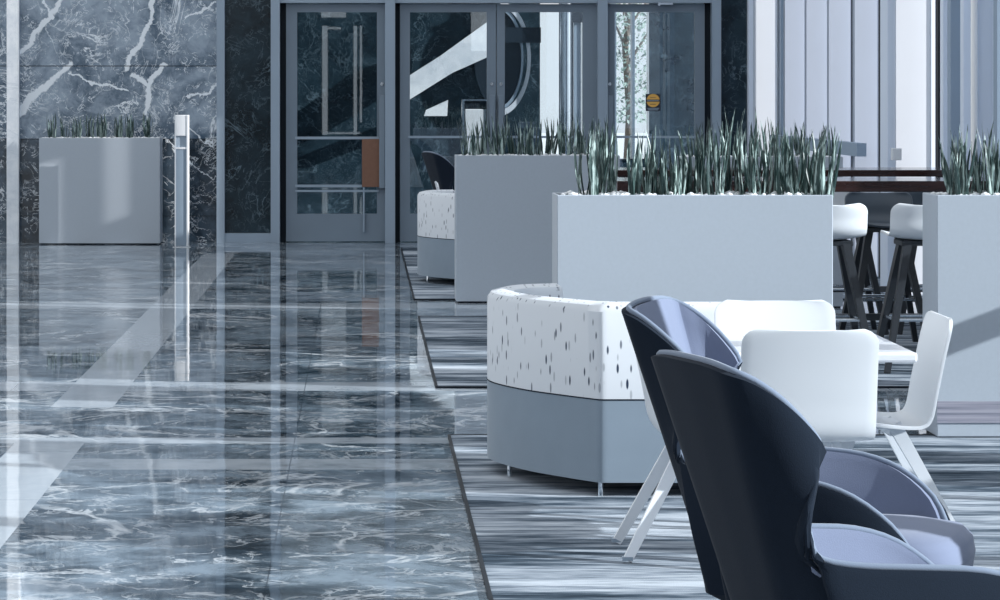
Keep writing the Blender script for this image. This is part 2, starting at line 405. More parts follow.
# vestibule behind the doors
VB = 34.0
def vx(x): return PX(x, VB)
bm = bmesh.new()
B(bm, bx(217), vx(540), VB, VB+.3, 0, TOP); B(bm, vx(583), vx(610), VB, VB+.3, 0, TOP); B(bm, vx(649), 6.5, VB, VB+.3, 0, TOP)
B(bm, vx(540), vx(583), VB, VB+.3, 0, .25); B(bm, vx(610), vx(649), VB, VB+.3, 0, .8)
struct('wall_vestibule', bm, M['marble_dark'])
struct('wall_vestibule', box(bx(217)-.3, bx(217), BW+.2, VB+.3, 0, TOP), M['marble_dark'])
bm = bmesh.new(); B(bm, vx(570), vx(573), VB-.06, VB+.1, 0, TOP); B(bm, vx(573), vx(583), VB-.06, VB+.1, bz(14), TOP); 
struct('trim_9', bm, M['gap'])
struct('trim_10', box(vx(574), vx(581), VB+.02, VB+.08, .2, 3.1), M['metal_light'])
struct('trim_11', box(vx(632), vx(634.5), VB-.05, VB+.2, .8, TOP), M['metal'])
struct('trim_12', box(vx(610), vx(616), VB-.05, VB+.2, .8, TOP), M['metal'])
tag(obj('round_column', lathe(bmesh.new(), [(.075, 0), (.075, TOP)], 24, (vx(563.5), VB-.3, 0)), M['steel'], smooth=False), 'slim polished round column behind the glass of the double doors', 'column')
# slanting sunlight band on the vestibule wall, modelled as a pale solid
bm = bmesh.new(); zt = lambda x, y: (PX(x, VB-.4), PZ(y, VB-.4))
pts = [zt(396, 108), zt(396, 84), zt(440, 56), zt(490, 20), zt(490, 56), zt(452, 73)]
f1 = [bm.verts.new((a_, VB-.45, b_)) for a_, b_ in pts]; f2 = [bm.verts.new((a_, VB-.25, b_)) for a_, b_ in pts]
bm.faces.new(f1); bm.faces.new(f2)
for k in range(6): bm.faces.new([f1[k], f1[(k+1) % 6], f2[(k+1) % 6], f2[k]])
tag(obj('slanting_sun_patch', bm, M['marble_pale']), 'pale solid shaped as a sun patch slanting up behind the left leaf of the double doors', 'sun patch')
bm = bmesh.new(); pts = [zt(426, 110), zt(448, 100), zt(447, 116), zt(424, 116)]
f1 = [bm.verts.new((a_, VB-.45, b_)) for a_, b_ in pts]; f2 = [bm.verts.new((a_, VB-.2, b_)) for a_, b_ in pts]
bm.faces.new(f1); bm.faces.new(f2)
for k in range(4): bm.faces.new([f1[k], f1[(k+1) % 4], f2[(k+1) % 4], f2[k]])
tag(obj('pale_wedge', bm, M['marble_pale']), 'small pale wedge below the slanting sun patch behind the double doors', 'stone wedge')
# big dark disc with bright rims
dc = empty('wall_disc', (PX(499, VB-.5), VB-.16, PZ(58, VB-.5))); tag(dc, 'large dark round disc with pale rim behind the double doors', 'wall disc')
def ring(bm, r0, r1, y0, y1, a0, a1, n=48, sx=1, sz=1):
    rows = []
    for k in range(n+1):
        a = a0+(a1-a0)*k/n; c, s = math.cos(a)*sx, math.sin(a)*sz
        rows.append([Vector((r*c, y, r*s)) for r, y in ((r0, y0), (r1, y0), (r1, y1), (r0, y1))])
    grid(bm, rows, close=True); return bm
q = bmesh.new(); ring(q, .02, .27, -.02, .06, 0, 2*math.pi, sx=1, sz=2.1); obj('disc', q, M['dark'], dc)
q = bmesh.new(); ring(q, .275, .30, -.05, .06, -R(80), R(80), sx=1, sz=2.05); obj('inner_rim', q, M['metal_light'], dc)
q = bmesh.new(); ring(q, .345, .385, -.06, .02, -R(85), R(85), sx=1, sz=1.75); obj('outer_rim', q, M['panel_white'], dc)
q = box(-.02, .5, -.08, -.05, .18, .36); obj('cross_bar', q, M['dark'], dc)
# bin
lb = empty('litter_bin', (PX(475, 32.2), 32.2, 0)); tag(lb, 'white box litter bin with dark slot seen through the double doors', 'litter bin')
obj('bin_body', box(-.12, .12, -.12, .12, 0, PZ(109, 32.2), bev=.01), M['white'], lb)
bm = box(-.14, .14, -.14, -.12, 0, PZ(101, 32.2)); bmesh.ops.delete(bm, geom=bm.faces[:], context='FACES_ONLY')
bm = bmesh.new(); zt_ = PZ(101, 32.2)
for s_ in (-1, 1): B(bm, s_*.135-.012, s_*.135+.012, -.13, .13, 0, zt_)
B(bm, -.147, .147, -.13, .13, zt_, zt_+.02); obj('bin_frame', bm, M['steel'], lb)
obj('bin_slot', box(-.12, .12, -.11, .11, PZ(109, 32.2), zt_), M['gap'], lb)
# outside beyond the doors
t = NT('pale paving'); t.base(t.mix(t.noise(t.coord(), 3, 4), (.55, .58, .6), (.7, .72, .74))); t.props(.9); M['paving'] = t.m
struct('ground', box(-30, 40, 34.4, 120, -.3, -.02), M['paving'])
tr = empty('street_tree', (5.5, 60, -.02)); tag(tr, 'leafy tree outside seen through the right hand door', 'tree')
bm = bmesh.new(); tube(bm, [(0, 0, 0), (.05, 0, 1.2), (-.05, .05, 2.6), (.1, 0, 3.6)], .11, 10, .05)
for a_ in range(5): tube(bm, [(0, 0, 2.2+.25*a_), (.5*math.cos(a_*2.2), .5*math.sin(a_*2.2), 3.0+.2*a_)], .04, 6, .015)
obj('trunk', bm, plain('bark', (.12, .10, .08), .9, 0, .3, 20), tr)
rnd = random.Random(5); bm = bmesh.new()
for k in range(2600):
    a = rnd.uniform(0, 6.28); r = 1.1*rnd.random()**.5; z = rnd.uniform(1.0, 4.6); p = Vector((r*math.cos(a), r*math.sin(a), z))
    u = Vector((rnd.uniform(-1, 1), rnd.uniform(-1, 1), rnd.uniform(-1, 1))).normalized(); v2 = u.orthogonal().normalized()
    s = rnd.uniform(.03, .07)
    bm.faces.new([bm.verts.new(p-u*s), bm.verts.new(p+v2*s*.5), bm.verts.new(p+u*s), bm.verts.new(p-v2*s*.5)])
obj('foliage', bm, plain('tree leaf', (.16, .22, .2), .6, 0, .5, 3), tr)

# right side wall: fins, rail, glazing and the solid part with its window slots
def slab(y0, y1, z0=0, z1=TOP, m='panel'): return (y0, y1, z0, z1)
WT = 2.7
solid_bits = []
wins = [(3.6, 4.8), (4.95, 6.2), (6.35, 7.55), (7.7, 8.85), (9.0, 10.48), (10.52, 10.9), (11.32, 11.62), (11.95, 13.1), (13.82, 14.22), (15.2, 16.5), (19.4, 19.92)]
tops = [WT]*6+[3.3, 2.7, 3.1, 1.9, 3.1]
sun_slits = [(22.20, 22.415, 0, 5), (27.76, 27.92, 2.5, 3.8), (28.06, 28.12, 2.9, 6), (30.27, 30.36, 0, 5)]   # narrow openings added to let sun onto columns, post and fins
def zy(x): return SX*F/(x-362)      # depth where the wall plane meets a pixel column
FX = (805, 827.5, 851, 878)
sun_slits += [(zy(x)-.14, zy(x)-.012, 0, 3.6) for x in FX]
segs_ = sorted([(a_, b_, 0, tp) for (a_, b_), tp in zip(wins, tops)]+sun_slits)
bm = bmesh.new(); prev = -8.2
for a_, b_, lo_, tp in segs_:
    B(bm, SX, SX+.12, prev, a_, 0, TOP); B(bm, SX, SX+.12, a_, b_, tp, TOP); prev = b_
    if lo_: B(bm, SX, SX+.12, a_, b_, 0, lo_)
B(bm, SX, SX+.12, prev, BW+.2, 0, TOP)
struct('wall_right', bm, M['panel'])
for i, ((a_, b_), tp) in enumerate(zip(wins, tops)):
    wn = empty('window_%d' % (i+4), (SX+.06, a_, 0)); wn['kind'] = 'structure'
    obj('pane', box(-.004, .004, 0, b_-a_, .03, tp), M['glass_clear'], wn)
    bm = bmesh.new(); B(bm, -.03, .03, 0, .03, 0, tp); B(bm, -.03, .03, b_-a_-.03, b_-a_, 0, tp); B(bm, -.03, .03, 0, b_-a_, 0, .03)
    if b_-a_ > .6: B(bm, -.05, .03, 0, b_-a_, 1.08, 1.18)
    obj('window_frame', bm, M['metal_light'], wn)
# fins standing off the wall: camera facing blades with dark plates drawn as gaps to mask the added slits
for i, xr in enumerate(FX):
    y = zy(xr)
    struct('wall_fin', box(SX-.20, SX, y-.01, y+.10, 0, TOP), M['fin'])
    struct('wall_fin', box(SX-.024, SX, y-.225, y-.15, 0, TOP), M['gap'])  # added dark plate masking the slit, not a fin
y = zy(784); struct('wall_fin', box(SX-.04, SX, y-.05, y+.05, 0, TOP), M['panel_mid'])
struct('column_back', box(bx(749), SX-.05, BW-.12, BW+.2, 0, TOP), M['panel_white'])
struct('column_back', box(bx(747), bx(751.5), BW-.13, BW+.2, 0, TOP), M['panel'])
y = zy(931); struct('column_side', box(SX-.27, SX, y, y+.35, 0, TOP), M['panel_white'])
struct('column_side', box(SX-.33, SX-.27, y+.03, y+.35, 0, TOP), M['panel'])
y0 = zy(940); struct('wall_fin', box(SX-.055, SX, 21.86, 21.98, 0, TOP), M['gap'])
for xr, wd, mt in ((950, .05, 'panel'), (963, .09, 'panel_mid'), (972, .06, 'panel'), (992, .1, 'panel'), (1012, .1, 'panel_mid'), (1030, .1, 'panel')):
    y = zy(xr); struct('wall_fin', box(SX-wd, SX, y, y+.12, 0, TOP), M[mt])
rl = box(SX-.30, SX-.22, zy(893), zy(800), 1.04, 1.15)
for xr in (805, 851, 888): B(rl, SX-.23, SX-.19, zy(xr)+.02, zy(xr)+.08, 1.06, 1.13)
tag(obj('wall_rail', rl, M['panel_mid']), 'long blue grey rail running along the finned side wall', 'rail')
y = 20.23
bm = bmesh.new(); tube(bm, [(0, 0, PZ(166, y)), (0, 0, TOP)], .024, 14)
pl = obj('wall_pole', bm, M['pole'], loc=(SX-.13, y, 0)); tag(pl, 'thin white vertical pole against the side wall at far right', 'pole')
obj('bracket', box(.0, .13, -.02, .02, PZ(165, y), PZ(162, y)), M['steel'], pl); obj('bracket', box(0, .13, -.02, .02, 3.5, 3.54), M['steel'], pl)
tag(obj('wall_box', box(SX-.34, SX-.27, zy(934)-.12, zy(934)-.04, PZ(160, zy(934)), PZ(148, zy(934)), bev=.005), M['white']), 'small white box fixed low on the pale side column', 'wall box')

# wall behind the camera: dark, with tall windows that the door glass reflects
RB = -8.0
ops_ = [(-.95, -.82, .6, 3.2), (-.2, -.12, .6, 3.2), (-.05, .0, .9, 3.2), (-.82, -.05, .62, .66), (-.82, -.5, 3.12, 3.17), (-.97, -.38, 3.4, 5.2), (-.97, -.38, 5.6, 6.6), (1.45, 1.75, 3.6, 4.9), (2.6, 3.4, 2.6, 6.2), (-3.4, -2.6, 3.4, 6.2)]
xs = sorted({-4.6, SX+.1, *[a for o_ in ops_ for a in o_[:2]]}); zs = sorted({0, 7.5, *[a for o_ in ops_ for a in o_[2:]]})
bm = bmesh.new()
for xa, xb in zip(xs, xs[1:]):
    for za, zb in zip(zs, zs[1:]):
        cx, cz = (xa+xb)/2, (za+zb)/2
        if not any(o_[0] < cx < o_[1] and o_[2] < cz < o_[3] for o_ in ops_): B(bm, xa, xb, RB-.2, RB, za, zb)
struct('wall_front', bm, M['marble_dark'])

# ================================================================ PLANTERS AND PLANTS
def planter(px0, px1, Z, wdt=None, hgt=1.10, dep=.34, label='', band=False):
    x0 = PX(px0, Z); x1 = PX(px1, Z) if wdt is None else x0+wdt; W_ = x1-x0
    p = empty('planter', ((x0+x1)/2, Z+dep/2, 0)); tag(p, label, 'planter', 'tall pale grey planters')
    bm = bmesh.new(); h2 = W_/2; d2 = dep/2; th = .012
    outer = [(-h2, -d2), (h2, -d2), (h2, d2), (-h2, d2)]; inner = [(-h2+th, -d2+th), (h2-th, -d2+th), (h2-th, d2-th), (-h2+th, d2-th)]
    def lay(pts, z): return [bm.verts.new((a, b, z)) for a, b in pts]
    o0, o1, i1, i0 = lay(outer, .012), lay(outer, hgt), lay(inner, hgt), lay(inner, hgt-.12)
    for A, C in ((o0, o1), (o1, i1), (i1, i0)):
        for k in range(4): bm.faces.new([A[k], A[(k+1) % 4], C[(k+1) % 4], C[k]])
    bm.faces.new(o0); bm.faces.new(i0)
    b_ = obj('planter_box', bm, M['planter'], p); m = b_.modifiers.new('b', 'BEVEL'); m.width = .004; m.segments = 2; m.limit_method = 'ANGLE'
    obj('plinth', box(-h2+.015, h2-.015, -d2+.015, d2-.015, .0, .0125), M['gap'], p)
    obj('soil', box(-h2+th, h2-th, -d2+th, d2-th, hgt-.12, hgt-.03), M['soil'], p)
    if band:
        o_ = obj('base_band', box(-h2, h2, -d2-.006, -d2, .075, .172), M['planter_band'], p); o_['label'] = 'brownish grained band low on the front'
    rr = random.Random(int(px0)+7); bm = bmesh.new()
    n_ = int(W_*dep*1000)
    for k in range(n_):
        r_ = rr.uniform(.010, .022); c = Vector((rr.uniform(-h2+.03, h2-.03), rr.uniform(-d2+.03, d2-.03), hgt-.022+rr.uniform(0, .022)))
        q_ = bmesh.ops.create_icosphere(bm, subdivisions=1, radius=r_)
        s_ = Vector((rr.uniform(.8, 1.3), rr.uniform(.8, 1.2), rr.uniform(.5, .8)))
        for v_ in q_['verts']: v_.co = Vector((v_.co.x*s_.x, v_.co.y*s_.y, v_.co.z*s_.z))+c
    pb = obj('pebbles', bm, M['pebble'], loc=p.location, smooth=True); tag(pb, 'white pebbles filling the top of '+label[0].lower()+label[1:].replace('planter', 'planter', 1), 'pebbles', None, 'stuff')
    return p
def leaf(bm, base, tip, w_, rr):
    base, tip = Vector(base), Vector(tip); d = tip-base; bend = Vector((rr.uniform(-1, 1), rr.uniform(-1, 1), 0))*d.length*.07
    yaw = rr.uniform(0, 3.14); s = Vector((math.cos(yaw), math.sin(yaw), 0)); u = Vector((-s.y, s.x, 0)); rings = []
    N = 6
    for i in range(N+1):
        t_ = i/N; p = base+d*t_+bend*math.sin(t_*math.pi); k = (1-t_)**.42*(.85+.3*math.sin(min(1, t_*2)*math.pi/2)) if i < N else .04
        ww = w_*k*.62
        rings.append([bm.verts.new(p+s*ww), bm.verts.new(p+u*ww*.42), bm.verts.new(p-s*ww), bm.verts.new(p-u*ww*.22)])
    for a_, b_ in zip(rings, rings[1:]):
        for k in range(4): bm.faces.new([a_[k], a_[(k+1) % 4], b_[(k+1) % 4], b_[k]])
    bm.faces.new(rings[-1])
def snake_plant(x, y, z, hh, n_, seed, label, group, spread=.055, w_=.021, lean=.16):
    rr = random.Random(seed); bm = bmesh.new()
    for k in range(n_):
        a = rr.uniform(0, 6.28); r_ = spread*rr.random()**.5; b = (r_*math.cos(a), r_*math.sin(a)*.9, 0)
        L = hh*rr.uniform(.55, 1.0)*(1.12 if rr.random() < .12 else 1); la = rr.gauss(0, lean)*.75; lb_ = rr.gauss(0, lean)*.6
        leaf(bm, b, (b[0]*1.3+L*la, b[1]*1.3+L*lb_, L), w_*rr.uniform(.6, 1.25), rr)
    o_ = obj('snake_plant', bm, M['leafgreen'], loc=(x, y, z)); tag(o_, label, 'plant', group); return o_
PH = 1.085
planter(39, 160, BW-.45, None, 1.105, .40, 'Tall grey planter against the marble wall beside the slim post')
planter(456, 613, 21.6, 1.22, 1.10, .34, 'Tall grey planter behind the left end of the widest planter')
planter(681, 843, 21.1, None, 1.10, .34, 'Far grey planter behind the bar tables near the finned wall')
planter(557, 833, 13.05, None, 1.10, .34, 'Wide grey planter in the centre behind the white chairs')
planter(937, 1000, 13.05, 1.24, 1.10, .34, 'Grey planter cut by the right edge of the picture', band=True)
seed = 100
ORD = 'first second third fourth fifth sixth seventh eighth ninth tenth eleventh twelfth thirteenth'.split()
def row(pxs, Z, hh, n_, lab, group, hs=None, **k):
    global seed
    for i, x in enumerate(pxs):
        seed += 1
        snake_plant(PX(x, Z), Z+(.05 if i % 2 else -.05), PH-.02, hh*(hs[i] if hs else 1), n_, seed, '%s, %s from the left' % (lab, ORD[i]) if i else lab+', leftmost one', group, **k)
row([52, 64, 78, 90, 101, 119, 131, 147], BW-.25, .31, 9, 'Green spear plant in the planter against the marble wall', 'spear plants by the marble wall', w_=.021, lean=.07, spread=.045)
row([469, 484, 500, 517, 532, 549, 566, 583, 600], 21.77, .33, 17, 'Green spear plant in planter just left of the widest', 'spear plants in the middle planter', w_=.017, lean=.12)
row([694, 708, 724, 740, 756, 772, 786, 802, 826], 21.27, .31, 14, 'Green spear plant in far planter behind bar tables', 'spear plants in the far planter', w_=.0155, lean=.09, spread=.04)
row([590, 606, 641, 653, 672, 694, 712, 732, 752, 770, 788, 806, 818], 13.22, .40, 22, 'Tall spear plant in the wide central planter', 'spear plants in the wide central planter',
    [.98, 1.0, .9, .85, .6, .85, .9, 1.1, .85, .95, .85, .85, .9], w_=.0145, lean=.115, spread=.06)
row([957, 967, 985, 1003, 1022, 1045, 1070, 1096], 13.22, .36, 20, 'Spear plant in the planter at the right edge', 'spear plants at the right edge', [1, .9, 1, .9, 1, .95, 1, .9], w_=.0145, lean=.11, spread=.05)

# ---------------------------------------------------------------- bollard post
ps = empty('post', (PX(182, 29.6), 29.6, 0)); tag(ps, 'slim pale metal post standing by the marble wall', 'post')
s_ = 29.6/F
hw = .071; hp = 1.55-(115-95)*s_
obj('post_body', box(-hw+.012, hw-.022, -.05, .05, 0, PZ(149, 29.6)), plain('grey blue post face', (.22, .29, .37), .45), ps)
bm = bmesh.new(); B(bm, hw-.022, hw, -.06, .06, 0, hp, bev=.004); B(bm, -hw, -hw+.012, -.06, .06, 0, hp)
obj('post_edge', bm, M['white'], ps)
obj('post_head', box(-hw+.012, hw-.022, -.055, .055, PZ(136, 29.6), hp, bev=.006), M['white'], ps)
obj('post_lens', box(-hw+.012, hw-.022, -.04, .04, PZ(147, 29.6), PZ(136, 29.6)), M['metal_light'], ps)
obj('post_ledge', box(-hw+.012, hw-.022, -.055, .055, PZ(149, 29.6), PZ(147, 29.6)), M['white'], ps)
obj('post_base', box(-hw-.02, hw+.02, -.08, .08, 0, .008), M['steel'], ps)

# ================================================================ FURNITURE
# ---- white shell chair. local +X is where the sitter faces
def shell(name, prof, wd, mat, parent, r_top=.05, r_front=.06, th=.012, dish=.012):
    P = catmull([(a, 0, b) for a, b in prof], 6); L = [0]
    for a_, b_ in zip(P, P[1:]): L.append(L[-1]+(b_-a_).length)
    T = L[-1]; rows = []
    # finer rows near both ends so the corners are round
    st = [r_front*(1-math.cos(k/6*math.pi/2)) for k in range(7)]; en = [T-r_top*(1-math.cos(k/6*math.pi/2)) for k in range(7)]
    ds = sorted(set([round(q_, 5) for q_ in st+[l for l in L if r_front < l < T-r_top]+en]))
    def at(d):
        for i in range(len(L)-1):
            if d <= L[i+1]+1e-9:
                t_ = (d-L[i])/(L[i+1]-L[i]); return P[i].lerp(P[i+1], t_), (P[i+1]-P[i]).normalized()
        return P[-1], (P[-1]-P[-2]).normalized()
    for d in ds:
        p, tg = at(d); nrm = Vector((-tg.z, 0, tg.x)) ; half = wd/2
        for r_, e in ((r_front, d), (r_top, T-d)):
            if e < r_: half = min(half, wd/2-r_+math.sqrt(max(0, r_*r_-(r_-e)**2)))
        if nrm.z < 0 and nrm.x < 0: nrm = -nrm
        inward = Vector((tg.z, 0, -tg.x))
        row_ = []
        for k in range(13):
            u = -1+2*k/12; rise = dish*(abs(u)**2.4)
            row_.append(p+Vector((0, u*half, 0))+Vector((max(0, tg.z), 0, max(0, -tg.x)*.6))*rise)
        rows.append(row_)
    bm = bmesh.new(); grid(bm, rows); o_ = obj(name, bm, mat, parent, True); solid(o_, th, 0, bev=.003); return o_
CH = [(.40, .415), (.34, .430), (.22, .422), (.10, .410), (.03, .413), (-.005, .445), (-.025, .54), (-.05, .66), (-.078, .780)]
def make_chair():
    c = empty('chair', (0, 0, 0))
    shell('shell', CH, .445, M['white'], c)
    for sx_, tx, fx in ((0, .11, -.11), (1, .25, .40)):
        for s in (-1, 1):
            bm = bmesh.new(); bar(bm, (tx, s*.10, .415), (fx, s*.20, .008), .046, .026, .030, .02, side=(0, 1, 0))
            lg = obj('leg', bm, M['white_leg'], c)
            B_ = box(fx-.017, fx+.017, s*.20-.012, s*.20+.012, .008, .02); obj('foot_glide', B_, M['metal_light'], lg)
    bm = bmesh.new(); B(bm, .08, .28, -.12, .12, .402, .418, bev=.004); bar(bm, (.11, -.1, .39), (.11, .1, .39), .03, .03, side=(0, 0, 1)); bar(bm, (.25, -.1, .39), (.25, .1, .39), .03, .03, side=(0, 0, 1))
    obj('seat_frame', bm, M['white_leg'], c)
    return c
ch = make_chair()
spots = [((1.453, 9.46), 90, 'White shell chair nearest the camera, its blank back turned towards us'),
         ((1.526, 10.66), -90, 'White shell chair on the far side of the square table, facing us'),
         ((1.93, 10.02), 180, 'White shell chair seen side-on at the right of the square table'),
         ((.985, 9.76), 0, 'White shell chair left of the square table, mostly behind lounge chairs'),
         ((.72, 25.4), 0, 'Far white shell chair glimpsed beside the distant dark lounge chair')]
for i, ((x, y), a, lab) in enumerate(spots):
    o = ch if i == 0 else copy_tree(ch)
    o.location = (x, y, .008); o.rotation_euler.z = R(a); tag(o, lab, 'chair', 'white shell chairs')
# ---- white table
tb = empty('table', (1.44, 9.86, .008)); tag(tb, 'Low white square table between the four white shell chairs', 'table')
obj('tabletop', box(-.375, .375, -.39, .37, .668, .700, bev=.008), M['table_white'], tb)
bm = lathe(bmesh.new(), [(.035, .02), (.03, .2), (.03, .62), (.05, .64), (.05, .652)], 20); obj('pedestal', bm, M['black_leg'], tb, True)
bm = bmesh.new()
for a in (45, 135, 225, 315): bar(bm, (0, 0, .03), (.30*math.cos(R(a)), .30*math.sin(R(a)), .012), .05, .03, .04, .018, side=(0, 0, 1))
obj('foot_cross', bm, M['black_leg'], tb); obj('underframe', box(-.16, .16, -.16, .16, .652, .668), M['black_leg'], tb)

# ---- bar tables and stools
def bar_table(x0, x1, y0, y1, top, th, label):
    t_ = empty('bar_table', ((x0+x1)/2, (y0+y1)/2, .008)); tag(t_, label, 'table', 'dark wooden bar tables'); hx, hy = (x1-x0)/2, (y1-y0)/2
    obj('tabletop', box(-hx, hx, -hy, hy, top-th, top, bev=.004), M['wood'], t_)
    for sx_ in (-1, 1):
        for sy in (-1, 1): obj('leg', bar(bmesh.new(), (sx_*(hx-.10), sy*(hy-.09), top-th), (sx_*(hx-.06), sy*(hy-.06), 0), .07, .05, .05, .04), M['black_leg'], t_)
    obj('stretcher', box(-hx+.1, hx-.1, -.02, .02, .2, .24), M['black_leg'], t_)
bar_table(PX(617, 16.9), 4.15, 16.9, 17.65, PZ(181, 16.9)-.008, .064, 'Nearer dark wooden bar table with white stools at its near side')
bar_table(PX(617, 19.4), 4.1, 19.4, 20.1, PZ(170, 19.4)-.008, .045, 'Farther dark wooden bar table just before the far planter')
BS = [(.34, .735), (.28, .748), (.16, .742), (.06, .738), (.0, .75), (-.04, .79), (-.055, .86), (-.075, .93)]
def make_stool(mat):
    c = empty('bar_stool', (0, 0, 0))
    shell('shell', BS, .42, mat, c, .05, .06, .012, .04)
    for tx, fx in ((.06, -.08), (.22, .36)):
        for s in (-1, 1): obj('leg', bar(bmesh.new(), (tx, s*.10, .722), (fx, s*.24, 0), .075, .045, .045, .03), M['black_leg'], c)
    obj('seat_frame', box(.02, .27, -.14, .14, .700, .728, bev=.004), M['black_leg'], c)
    for z_, w_ in ((.29, .2),):
        k = 1-z_/.722; fx0 = .06-.14*k; fx1 = .22+.14*k; yy = .10+.14*k; bm = bmesh.new()
        tube(bm, [(fx0, -yy, z_), (fx0, yy, z_)], .009); tube(bm, [(fx1, -yy, z_), (fx1, yy, z_)], .009)
        tube(bm, [(fx0, -yy, z_+.0), (fx1, -yy, z_)], .009); tube(bm, [(fx0, yy, z_), (fx1, yy, z_)], .009)
        obj('footrest', bm, M['steel'], c)
    return c
s1 = make_stool(M['white']); s2 = make_stool(M['grey_shell'])
for src, x, y, a, lab in ((s1, 2.60, 16.15, 90, 'White bar stool at the left of the gap between planters'),
                          (s1, 3.15, 16.15, 90, 'White bar stool partly hidden by the planter at the right edge'),
                          (s1, 3.13, 18.72, 90, 'Farther white bar stool seen above and behind the near stools'),
                          (s2, 3.22, 18.05, -90, 'Charcoal bar stool between the two near white stools, facing us'),
                          (s2, 3.70, 18.75, 90, 'Farther charcoal bar stool behind the right hand white stool')):
    o = src if not src.get('label') else copy_tree(src)
    o.location = (x, y, .008); o.rotation_euler.z = R(a); tag(o, lab, 'stool', 'bar stools')

# ---- club sofas: curved wall, dash patterned above, grey below
def make_sofa():
    c = empty('club_chair', (0, 0, 0))
    # outline of the wrapping wall, plan view, corner at the origin
    pl_ = [Vector((a, b, 0)) for a, b in [(.56, .0), (.42, .0), (.30, .0), (.18, .0), (.10, .0), (.045, .0)]]
    cor = [Vector((.03-.035*math.sin(a_), .035-.035*math.cos(a_), 0)) for a_ in (0, .35, .7, 1.05)]
    arc = catmull([(-.012, .035, 0), (-.10, .15, 0), (-.25, .38, 0), (-.365, .68, 0), (-.37, .93, 0), (-.27, 1.13, 0), (-.10, 1.22, 0)], 6)
    out = pl_+cor+arc
    n_ = len(out)
    def inset(k, d):
        a_ = out[max(k-1, 0)]; b_ = out[min(k+1, n_-1)]; tg = (b_-a_).normalized(); q_ = out[k]+Vector((tg.y, -tg.x, 0))*d
        if 4 <= k <= len(pl_)+len(cor)+1: q_ = out[k].lerp(Vector((.13, .135, 0)), min(1, d/.125))
        return q_
    def wall(bm, z0, z1, d0, d1, crown=0.0):
        rows = []
        for k in range(n_):
            a_, b_ = inset(k, d0), inset(k, d1); m_ = (a_+b_)/2
            rr_ = [(a_, z0), (a_, z1-crown), (a_.lerp(b_, .12), z1-crown*.35), (m_, z1), (a_.lerp(b_, .88), z1-crown*.35), (b_, z1-crown), (b_, z0)]
            rows.append([Vector((p.x, p.y, z)) for p, z in rr_])
        g = grid(bm, rows, close=True); bm.faces.new(g[0]); bm.faces.new(g[-1])
    bm = bmesh.new(); wall(bm, .374, .745, 0, .125, .035); bk = obj('backrest', bm, M['dash'], c, 'auto')
    # base body: closed footprint
    foot = out+[Vector((.18, 1.20, 0)), Vector((.44, 1.05, 0)), Vector((.56, .80, 0)), Vector((.58, .40, 0)), Vector((.57, .12, 0))]
    bm = bmesh.new(); lo = [bm.verts.new((p.x, p.y, .055)) for p in foot]; hi = [bm.verts.new((p.x, p.y, .372)) for p in foot]
    for k in range(len(foot)): bm.faces.new([lo[k], lo[(k+1) % len(foot)], hi[(k+1) % len(foot)], hi[k]])
    bm.faces.new(lo); bm.faces.new(hi); bs = obj('base', bm, M['sofa_grey'], c, 'auto')
    # seam cord
    bm = bmesh.new(); tube(bm, [Vector((p.x, p.y, .373)) for p in out], .0028, 6); obj('seam', bm, M['navy'], c)
    # seat cushion
    bm = bmesh.new(); cen = Vector((.13, .62, 0)); sp_ = [inset(k, .13) for k in range(n_)]+foot[n_:]
    lo = [bm.verts.new((p.x, p.y, .374)) for p in sp_]; hi = [bm.verts.new((p.x*.96+cen.x*.04, p.y*.96+cen.y*.04, .46)) for p in sp_]
    for k in range(len(sp_)): bm.faces.new([lo[k], lo[(k+1) % len(sp_)], hi[(k+1) % len(sp_)], hi[k]])
    bm.faces.new(lo); bm.faces.new(hi); obj('seat_cushion', bm, M['sofa_grey'], c)
    for x, y in ((.02, .03), (-.30, .60), (.50, .10), (-.05, 1.10), (.45, .95)):
        obj('leg', lathe(bmesh.new(), [(.010, 0), (.010, .058)], 12, (x, y, 0)), M['chrome'], c)
    return c
sf = make_sofa(); sf.location = (.897, 11.12, .008); tag(sf, 'Curved club chair with dash patterned back, nearest, on the front carpet', 'armchair', 'curved club chairs')
sf2 = copy_tree(sf); sf2.location = (PX(419, 24)+.37, 23.3, .008); tag(sf2, 'Distant curved club chair half hidden by the middle planter', 'armchair', 'curved club chairs')

# ---- wing lounge chairs. local origin under the middle of the back top, +X forward
RIM = [(-.03, 0, 1.016), (-.026, .11, 1.014), (-.016, .190, 1.005), (.03, .213, .986), (.085, .222, .950), (.14, .218, .90), (.178, .210, .85), (.174, .212, .80), (.154, .222, .74), (.147, .240, .68), (.160, .257, .642), (.24, .275, .628), (.36, .29, .622), (.48, .297, .612), (.58, .292, .58), (.67, .275, .515), (.72, .235, .44)]
BOT = [(.185, 0, .33), (.186, .055, .33), (.188, .10, .33), (.192, .14, .33), (.196, .17, .33), (.20, .195, .33), (.205, .212, .33), (.208, .224, .33), (.212, .234, .33), (.218, .242, .33), (.23, .248, .33), (.285, .253, .33), (.38, .256, .33), (.49, .255, .33), (.58, .248, .33), (.64, .228, .33), (.685, .19, .33)]
KX = [0, 0, .0, 0, 0, 0, 0, 0, 0, 0, 0, 0, 0, 0, 0, 0, 0]
KY = [0, 0, .0, .0, .008, .018, .026, .03, .03, .03, .03, .03, .03, .03, .03, .03, .02]
NX = [1, 1, .8, .35, .1, 0, 0, 0, 0, 0, 0, 0, 0, 0, -.1, -.3, -.6]
